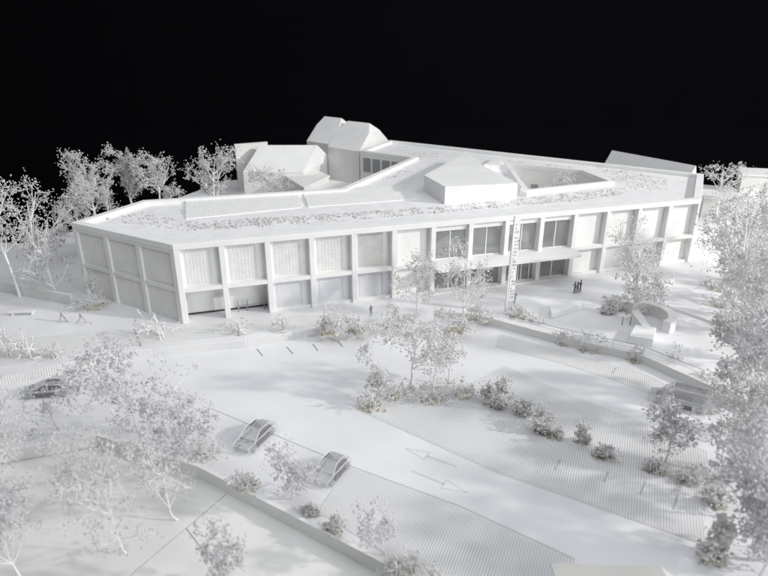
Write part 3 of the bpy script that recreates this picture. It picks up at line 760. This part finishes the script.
shrub('low white shrub with reddish tan foot beside the ribbed wall end', 358, 332, 0, 356, 308, 15, tips=70)
shrub('rounded white shrub behind the central island trees', 392, 328, 0, 390, 300, 13, tips=70)
shrub('fluffy white shrub left of the sign mast', 455, 330, 0, 455, 302, 18, tips=80)
shrub('dark footed white shrub at the mast base', 480, 320, 0, 480, 302, 13, tips=60)
shrub('low white shrub right of the mast foot', 518, 317, 0, 520, 304, 12, tips=50)
GW = 'shrubs along the plaza retaining wall'
for lab, u, v, vt, hw in [('thin upright shrub on the parking wall below the white bench block', 536, 331, 308, 9), ('spiky shrub on the parking wall nearest the mast side', 565, 344, 326, 12),
                          ('wide bare shrub midway along the parking wall', 590, 350, 322, 20), ('tan twiggy shrub below the white ramp', 636, 362, 338, 9),
                          ('twiggy shrub on the parking wall right of the ramp', 676, 368, 338, 16), ('mossy clump at the right end of the parking wall', 708, 386, 368, 14)]:
    shrub(lab, u, v, ZR, u, vt, hw*.85, group=GW, tips=40, per=3, stems=3)
shrub('moss bed with pale leaves under the wide plaza tree', 632, 309, 0, 630, 298, 24, tips=90, per=7)
shrub('round pale shrub at the left end of the plaza moss bed', 607, 313, 0, 607, 298, 8, tips=60, per=8)
shrub('upper of two tan moss beds under the right trees', 716, 289, 0, 716, 280, 13, tips=50, per=5)
shrub('lower of two tan moss beds under the right trees', 722, 306, 0, 722, 296, 15, tips=50, per=5)
GI = 'shrubs on the planted strip between parking rows'
for lab, u, v, vt, hw, cfg in [('round twiggy shrub at the top end of the planted strip', 496, 405, 370, 19, dict(tips=130, per=6)), ('fluffy white shrub second from the top of the planted strip', 522, 414, 398, 13, {}),
                          ('wide low white shrub midway on the planted strip', 541, 430, 402, 17, dict(tips=90)), ('flat mossy shrub just above the upright one on the strip', 553, 437, 424, 13, {}),
                          ('upright vase shaped white shrub on the planted strip', 581, 443, 412, 10, dict(tips=70)), ('low domed white shrub at the lower end of the planted strip', 605, 457, 444, 15, dict(tips=90)),
                          ('flat tan clump below the purplish tree', 655, 472, 460, 14, {}), ('mossy clump right of the purplish tree foot', 688, 481, 468, 18, {}),
                          ('tan bush in the lower right corner beside the pale trunk', 712, 560, 500, 24, dict(tips=150, per=7)), ('tan bush on the corner of the hatched parking', 716, 505, 472, 20, dict(tips=100, per=6))]:
    shrub(lab, u, v, ZR, u, vt, hw*.76, group=GI, **{'per': 4, **cfg})
GE = 'ground cover clumps on the central island'
for lab, u, v, vt, hw in [('leafy clump at the left end of the central island', 372, 408, 384, 15), ('brown footed clump under the broad central tree', 400, 396, 382, 16),
                          ('pale clump under the thin island tree', 432, 400, 384, 16), ('low pale clump at the right end of the island', 460, 395, 380, 16)]:
    shrub(lab, u, v, ZR, u, vt, hw, group=GE, tips=40, per=4)
GP = 'shrubs along the retaining wall of the lower plot'
for lab, u, v, vt, hw in [('blurred clump on the wall left of the first clear car', 208, 455, 428, 20), ('blurred tan footed clump beside the first clear car', 245, 487, 466, 22),
                          ('low blurred clump on the wall under the small grey tree', 312, 514, 496, 13), ('tan footed clump on the wall left of the thin small tree', 334, 532, 512, 16),
                          ('blurred clump on the wall near the bottom edge', 400, 572, 545, 24), ('blurred shrub where the wall leaves the bottom edge', 432, 590, 556, 22)]:
    shrub(lab, u, v, ZR, u, v-(v-vt)*.8, hw*.72, group=GP, tips=46, per=6, fsz=(.12, .28))

tree('pale blurred tree at the left edge of the lower plot, above the dark grey one', -4, 500, ZL, 6, 395, 470, 34, group=GF, tips=200, per=8, fsz=(.13, .30), r0=.05, twig=.012)
tree('thin pale tree over the inner corner of the lower plot wall', 92, 505, ZL, 78, 428, 495, 26, group=GF, tips=110, per=6, fsz=(.12, .28), r0=.05, twig=.011)
# ------------------------------------------------------------------ clear acrylic cars
def car(label, rear, front, L=4.3, van=False):
    p0, p1 = P(*rear, ZR), P(*front, ZR); c = (p0+p1)/2; d = p1-p0; ang = math.atan2(d.y, d.x); L = d.length if L is None else L
    t = thing('parked_car', label, 'car model', Vector((c.x, c.y, ZR+.035)), 'clear acrylic cars'); t.rotation_euler.z = ang
    W = 1.75; h = L/2
    def ext(prof, w0, name, m, bev=.05):
        n = len(prof); mb = MB(); vs = []
        for sgn in (-1, 1):
            for x, z, k in prof: vs.append((x, sgn*w0/2*k, z))
        fs = [tuple(range(n)), tuple(range(2*n-1, n-1, -1))]+[(i+1 if i+1 < n else 0, i, n+i, n+(i+1) % n) for i in range(n)]
        mb.add(vs, fs); me = mb.mesh(name); me.materials.append(m)
        bm = bmesh.new(); bm.from_mesh(me); bmesh.ops.recalc_face_normals(bm, faces=bm.faces)
        bmesh.ops.bevel(bm, geom=bm.edges[:], offset=bev, segments=2, affect='EDGES'); bm.to_mesh(me); bm.free()
        o = bpy.data.objects.new(name, me); COL.objects.link(o); o.parent = t; return o
    hh = 1.0 if van else .78
    ext([(-h, .30, 1), (-h+.05, hh-.06, .97), (-h*.5, hh, .97), (h*.45, hh-.02, .97), (h*.95, hh*.78, .92), (h, .32, .92), (h*.9, .2, 1), (-h*.92, .2, 1)], W, 'body', M_ACRYL)
    if van: ext([(-h*.95, 1.03, .95), (-h*.9, 2.0, .86), (h*.25, 2.05, .86), (h*.6, 1.03, .95)], W, 'cabin', M_ACRYL)
    else: ext([(-h*.85, .80, .95), (-h*.55, 1.32, .78), (h*.05, 1.38, .78), (h*.5, .80, .95)], W, 'cabin', M_ACRYL)
    prof_b = [(-h+.05, hh-.06, .97), (-h*.5, hh, .97), (h*.45, hh-.02, .97), (h*.95, hh*.78, .92)]
    prof_c = [(-h*.95, 1.03, .95), (-h*.9, 2.0, .86), (h*.25, 2.05, .86), (h*.6, 1.03, .95)] if van else [(-h*.85, .80, .95), (-h*.55, 1.32, .78), (h*.05, 1.38, .78), (h*.5, .80, .95)]
    def link(mb, name, m):
        me = mb.mesh(name); me.materials.append(m); o = bpy.data.objects.new(name, me); COL.objects.link(o); o.parent = t
    for sy in (-1, 1):
        for sx in (-.62, .64):
            mb = MB(); mb.tube([(sx*h, sy*(W/2-.20), .34), (sx*h, sy*(W/2+.03), .34)], [.33, .33], 16); link(mb, 'wheel', M_ACRYL_W)
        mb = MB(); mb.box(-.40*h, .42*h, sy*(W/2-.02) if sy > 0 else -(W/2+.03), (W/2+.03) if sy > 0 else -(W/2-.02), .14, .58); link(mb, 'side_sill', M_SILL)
        for pr, nm in ((prof_b, 'waist_glint'), (prof_c, 'roof_glint')):
            mb = MB(); mb.tube([(x, sy*W/2*k, z) for x, z, k in pr], [.02]*len(pr), 6); link(mb, nm, M_PANEL)  # white tubes stand in for light glinting along the acrylic edges
        (x0, z0, k0), (x1, z1, k1), (x2, z2, k2), (x3, z3, k3) = prof_c
        c = [(x0*.86+x3*.14, z0+.06, k0), (x1*.9+x2*.1, z1-.1, k1), (x2*.92+x1*.08, z2-.1, k2), (x3*.88+x0*.12, z3+.06, k3)]
        mb = MB(); mb.add([(x, sy*(W/2*k+.012), z) for x, z, k in c]+[(x, sy*(W/2*k-.02), z) for x, z, k in c], [(0, 1, 2, 3), (7, 6, 5, 4), (0, 4, 5, 1), (1, 5, 6, 2), (2, 6, 7, 3), (3, 7, 4, 0)]); link(mb, 'side_window', M_ACRYL_W if van else M_ACRYL_G)
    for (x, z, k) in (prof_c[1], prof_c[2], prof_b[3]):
        mb = MB(); mb.tube([(x, -W/2*k, z), (x, W/2*k, z)], [.02, .02], 6); link(mb, 'cross_glint', M_PANEL)  # white crosswise tubes, glints of the cut edges put in as colour
    return t
car('clear acrylic car with domed cabin parked beside the broad grey tree', (270, 427), (240, 455), None)
car('clear acrylic car parked beside the arrows, right of the small grey tree', (343, 461), (318, 488), None)
car('clear acrylic van behind the purplish grey tree on the right', (703, 411), (655, 399.5), 5.6, van=True)
car('clear acrylic car half hidden at the left behind the broad grey tree', (75, 392), (22, 396), 5.2)

# ------------------------------------------------------------------ people
def person(label, u, v, z, h=1.75, facing=0, stride=.0, arm=.15, m=M_MIDGREY, group=None, du=0):
    t = P(u, v, z); me = bpy.data.meshes.new('person'); k = h/1.75
    J = {'pel': (0, 0, .95, .13), 'waist': (0, 0, 1.1, .125), 'chest': (.01, 0, 1.32, .15), 'neck': (.01, 0, 1.5, .06), 'head': (.03, 0, 1.62, .105), 'top': (.02, 0, 1.73, .07),
         'shl': (0, .19, 1.42, .065), 'ell': (-arm*.6, .23, 1.15, .045), 'hal': (arm*.4, .22, .9, .04), 'shr': (0, -.19, 1.42, .065), 'elr': (arm*.7, -.23, 1.15, .045), 'har': (arm*1.3, -.21, .93, .04),
         'hil': (0, .09, .88, .10), 'knl': (stride*.5, .10, .5, .07), 'anl': (stride*.75, .10, .09, .05), 'tol': (stride*.75+.17, .10, .04, .04),
         'hir': (0, -.09, .88, .10), 'knr': (-stride*.3, -.10, .5, .07), 'anr': (-stride*.9, -.10, .10, .05), 'tor': (-stride*.9+.16, -.10, .04, .04)}
    E = [('pel', 'waist'), ('waist', 'chest'), ('chest', 'neck'), ('neck', 'head'), ('head', 'top'), ('chest', 'shl'), ('shl', 'ell'), ('ell', 'hal'), ('chest', 'shr'), ('shr', 'elr'), ('elr', 'har'),
         ('pel', 'hil'), ('hil', 'knl'), ('knl', 'anl'), ('anl', 'tol'), ('pel', 'hir'), ('hir', 'knr'), ('knr', 'anr'), ('anr', 'tor')]
    names = list(J); me.from_pydata([(J[n][0]*k, J[n][1]*k, J[n][2]*k) for n in names], [(names.index(a), names.index(b)) for a, b in E], [])
    o = bpy.data.objects.new('person', me); COL.objects.link(o); o.location = t+Vector((0, 0, .005)); o.rotation_euler.z = facing
    md = o.modifiers.new('skin', 'SKIN'); me.materials.append(m)
    for i, n in enumerate(names):
        me.skin_vertices[0].data[i].radius = (J[n][3]*k, J[n][3]*k)
    me.skin_vertices[0].data[0].use_root = True
    sb = o.modifiers.new('smooth', 'SUBSURF'); sb.levels = 1; sb.render_levels = 1
    tag(o, label, 'person', group); return o
GPe = 'scale figures on the plaza'
person('grey figure striding along the forecourt near the end wall shrub, left of two walkers', 63, 322, 0, 1.8, .1, .5, .2, M_PALEGREY, GPe)
person('grey figure leaning forward in mid stride, right of two walkers by the end wall', 82, 323.5, 0, 1.75, .2, .65, .3, M_PALEGREY, GPe)
person('dark figure at the left of the close group of three on the plaza', 574.3, 293.5, 0, 1.8, 2.6, .1, .35, M_CHAR, GPe)
person('dark figure in the middle of the close group of three on the plaza', 577, 293, 0, 1.7, 2.2, .1, .2, M_CHAR, GPe)
person('dark taller figure at the right of the close group of three on the plaza', 579.8, 292.5, 0, 1.9, 2.9, .15, .15, M_CHAR, GPe)
person('grey figure standing right beside the sign mast', 514, 304, 0, 1.8, 1.2, .2, .2, M_MIDGREY, GPe)
person('dark figure standing by the ribbed wall end shrubs', 371, 316, 0, 1.5, 2.0, .1, .1, M_MIDGREY, GPe)

# ------------------------------------------------------------------ street furniture
b = P(505, 313, 0)
t = thing('sign_mast', 'tall white sign mast with a perforated vertical blade before the entrance', 'sign', b)
MB().tube([b, b+Vector((.25, 0, 12.6))], [.14, .12], 8).obj('pole', M_CARD, t)
dirb = Vector((.95, .3, 0)).normalized(); nb = Vector((dirb.y, -dirb.x, 0))
def blade(s0, s1, z0, z1, d0, d1): 
    o = b+Vector((.16, 0, 0)); q = [o+dirb*s0+nb*d0, o+dirb*s1+nb*d0, o+dirb*s1+nb*d1, o+dirb*s0+nb*d1]
    return MB().prism([xy(p) for p in q], z0, z1)
MB().tube([b+Vector((0, 0, .01)), b+Vector((0, 0, .12))], [.35, .3], 10).obj('foot_plate', M_CARD, t)
blade(.14, .92, 1.6, 12.3, -.05, .05).obj('blade', M_CARD, t)
mk = MB(); rs = random.Random(3); z = 1.9
def bar(s0, s1, z0, z1):
    q = blade(s0, s1, z0, z1, .052, .065); mk.add(q.v, q.f)
while z < 12:
    n = rs.choice((1, 2, 2, 3)); x = .24+rs.random()*.1
    for k in range(n):
        w = rs.uniform(.10, .28); hgt = rs.uniform(.10, .34); dz = rs.uniform(0, .12); bar(x, x+w, z+dz, z+dz+hgt); x += w+rs.uniform(.05, .12)
        if x > .78: break
    z += .34+rs.choice((.05, .1, .1, .3))
mk.obj('markings', M_TICK, t)
# railing in the arcade
a = F(BW*1.25, 1.7, 0); e = F(BW*1.85, 1.7, 0)
t = thing('railing', 'dark thin railing with three posts inside the second arcade opening', 'railing', a)
MB().tube([a+Vector((-.3, -.1, .8)), e+Vector((.3, .1, .8))], [.05, .05], 5).obj('rail', M_MIDGREY, t)
for k in (0, .35, 1):
    q = a+(e-a)*k; MB().tube([q, q+Vector((0, 0, 1.5))], [.09, .08], 6).obj('post', M_MIDGREY, t)
# plaza edge railing on the right
rp = [Vector((*xy(p), 0)) for p in [P(u, v, 0) for u, v in [(503, 321), (560, 336), (640, 354), (700, 378)]]]
t = thing('railing', 'fine white wire railing along the plaza edge above the parking', 'railing', rp[0])
for zz in (.55, 1.0):
    MB().tube([p+Vector((0, 0, zz)) for p in rp], [.03]*4, 4).obj('rail', M_MIDGREY if zz > .9 else M_CARD, t)
for a, e in zip(rp[:-1], rp[1:]):
    n = max(2, int((e-a).length/2.4))
    for k in range(n):
        q = a+(e-a)*k/n; MB().tube([q+Vector((0, 0, .003)), q+Vector((0, 0, 1.0))], [.035, .03], 4).obj('post', M_CARD, t)
for lab, u, v, hh in [('dark slanted post on the terrace below the coral shrub', 141, 346, 2.1), ('dark post at the right end of the hatched terrace', 239, 336, 1.5)]:
    q = P(u, v, 0); ln = -.45 if u < 200 else 0
    tag(MB().tube([q, q+Vector((ln*.5, 0, hh*.5)), q+Vector((ln, 0, hh))], [.09, .08, .07], 6).obj('bollard_post', M_MIDGREY), lab, 'post')
# bench at left
q0, q1 = P(8, 316, 0), P(34, 315, 0)
t = thing('bench', 'low long grey bench on the forecourt at the left edge', 'bench', q0)
d = (q1-q0).normalized(); s = Vector((-d.y, d.x, 0))*.5
MB().prism([xy(q0), xy(q1), xy(q1+s), xy(q0+s)], .35, .48).obj('seat', M_CARD_SIDE, t)
for k in (.12, .88):
    c = q0+(q1-q0)*k+s*.1; MB().prism([xy(c), xy(c+d*.2), xy(c+d*.2+s*.8), xy(c+s*.8)], .003, .349).obj('leg', M_CARD_SIDE, t)
# white bench blocks and the curved ramp on the plaza
def block(name, lab, cat, px, h, z=0):
    return tag(MB().prism([xy(P(u, v, z)) for u, v in px], z+.004, z+h).obj(name, M_CARD, bevel=.04), lab, cat)
block('bench_block', 'long low white bench block stepping down the plaza behind the shrubs', 'bench', [(551, 319), (583, 309), (580, 305.5), (549, 312)], .75)
block('bench_block', 'thin white kerb block beside the wide plaza tree', 'bench', [(660, 288), (674, 283), (673, 281), (659, 285.5)], .5)
t = thing('curved_ramp', 'white curved ramp wall with a wedge block sunk into the plaza', 'ramp', P(650, 335, 0))
arc = []
cpt = P(647, 322, 0)
for k in range(15):
    a = math.radians(115-k*13.0); arc.append((cpt.x+math.cos(a)*3.1, cpt.y+math.sin(a)*3.6))
strip_wall('curved_wall', arc, 1.0, .004, 1.4, M_CARD).obj('curved_wall', M_CARD, t, smooth=False)
w0 = [P(630, 321, 0), P(647, 337, 0), P(653, 335, 0), P(637, 319, 0)]
MB().add([(*xy(w0[0]), 1.3), (*xy(w0[1]), .5), (*xy(w0[2]), .5), (*xy(w0[3]), 1.3), (*xy(w0[0]), .004), (*xy(w0[1]), .004), (*xy(w0[2]), .004), (*xy(w0[3]), .004)],
         [(3, 2, 1, 0), (0, 1, 5, 4), (1, 2, 6, 5), (2, 3, 7, 6), (3, 0, 4, 7), (4, 5, 6, 7)]).obj('wedge', M_CARD, t)
MB().prism([xy(P(u, v, 0)) for u, v in [(628, 343), (652, 347), (655, 335), (634, 332)]], .004, .95).obj('block', M_CARD, t, bevel=.05)
for lab, u in [('left of two short dark posts beside the curved ramp', 622), ('right of two short dark posts beside the curved ramp', 630)]:
    q = P(u, 325, 0); tag(MB().tube([q, q+Vector((0, 0, 1.1))], [.07, .06], 6).obj('bollard_post', M_MIDGREY), lab, 'post', 'short posts by the ramp')

# ------------------------------------------------------------------ black backdrop
bd = MB(); prof = [(-60, -30), (215, -30), (235, -27), (248, -18), (255, 0), (257, 40), (258, 180)]
nx = 20; vs = []
for i in range(nx+1):
    x = -420+840*i/nx
    for (y, z) in prof: vs.append((x, y+math.sin(i*1.7)*1.2*(z > -20), z))
m_ = len(prof)
bd.add(vs, [(i*m_+j, (i+1)*m_+j, (i+1)*m_+j+1, i*m_+j+1) for i in range(nx) for j in range(m_-1)])
o = struct('backdrop', bd, M_BLACK)

# ------------------------------------------------------------------ lamps
def area(name, loc, target, sx, sy, power, col):
    L = bpy.data.lights.new(name, 'AREA'); L.shape = 'RECTANGLE'; L.size = sx; L.size_y = sy; L.energy = power; L.color = col
    o = bpy.data.objects.new(name, L); COL.objects.link(o); o.location = loc
    o.rotation_euler = (Vector(target)-Vector(loc)).to_track_quat('-Z', 'Y').to_euler(); return o
az = Vector((.958, -.283, 0)); el = math.radians(25)
kd = az*math.cos(el)+Vector((0, 0, math.sin(el)))
area('key_lamp', Vector((5, 75, 0))+kd*260, (5, 75, 0), 11, 11, 400000, (1, .97, .92))
area('overhead_softbox', (0, 60, 130), (0, 75, 0), 260, 220, 180000, (.94, .965, 1))
area('front_softbox', (235, -165, 105), (0, 75, 4), 150, 130, 420000, (.94, .965, 1))

w = bpy.data.worlds.new('World'); SC.world = w; w.use_nodes = True
w.node_tree.nodes['Background'].inputs[0].default_value = (.001, .001, .0015, 1)
w.node_tree.nodes['Background'].inputs[1].default_value = 1
SC.view_settings.view_transform = 'Standard'; SC.view_settings.look = 'None'
SC.view_settings.exposure = .30; SC.view_settings.gamma = 1
SC.cycles.max_bounces = 16; SC.cycles.diffuse_bounces = 12; SC.cycles.glossy_bounces = 6; SC.cycles.transmission_bounces = 12; SC.cycles.transparent_max_bounces = 12
SC.cycles.use_denoising = True
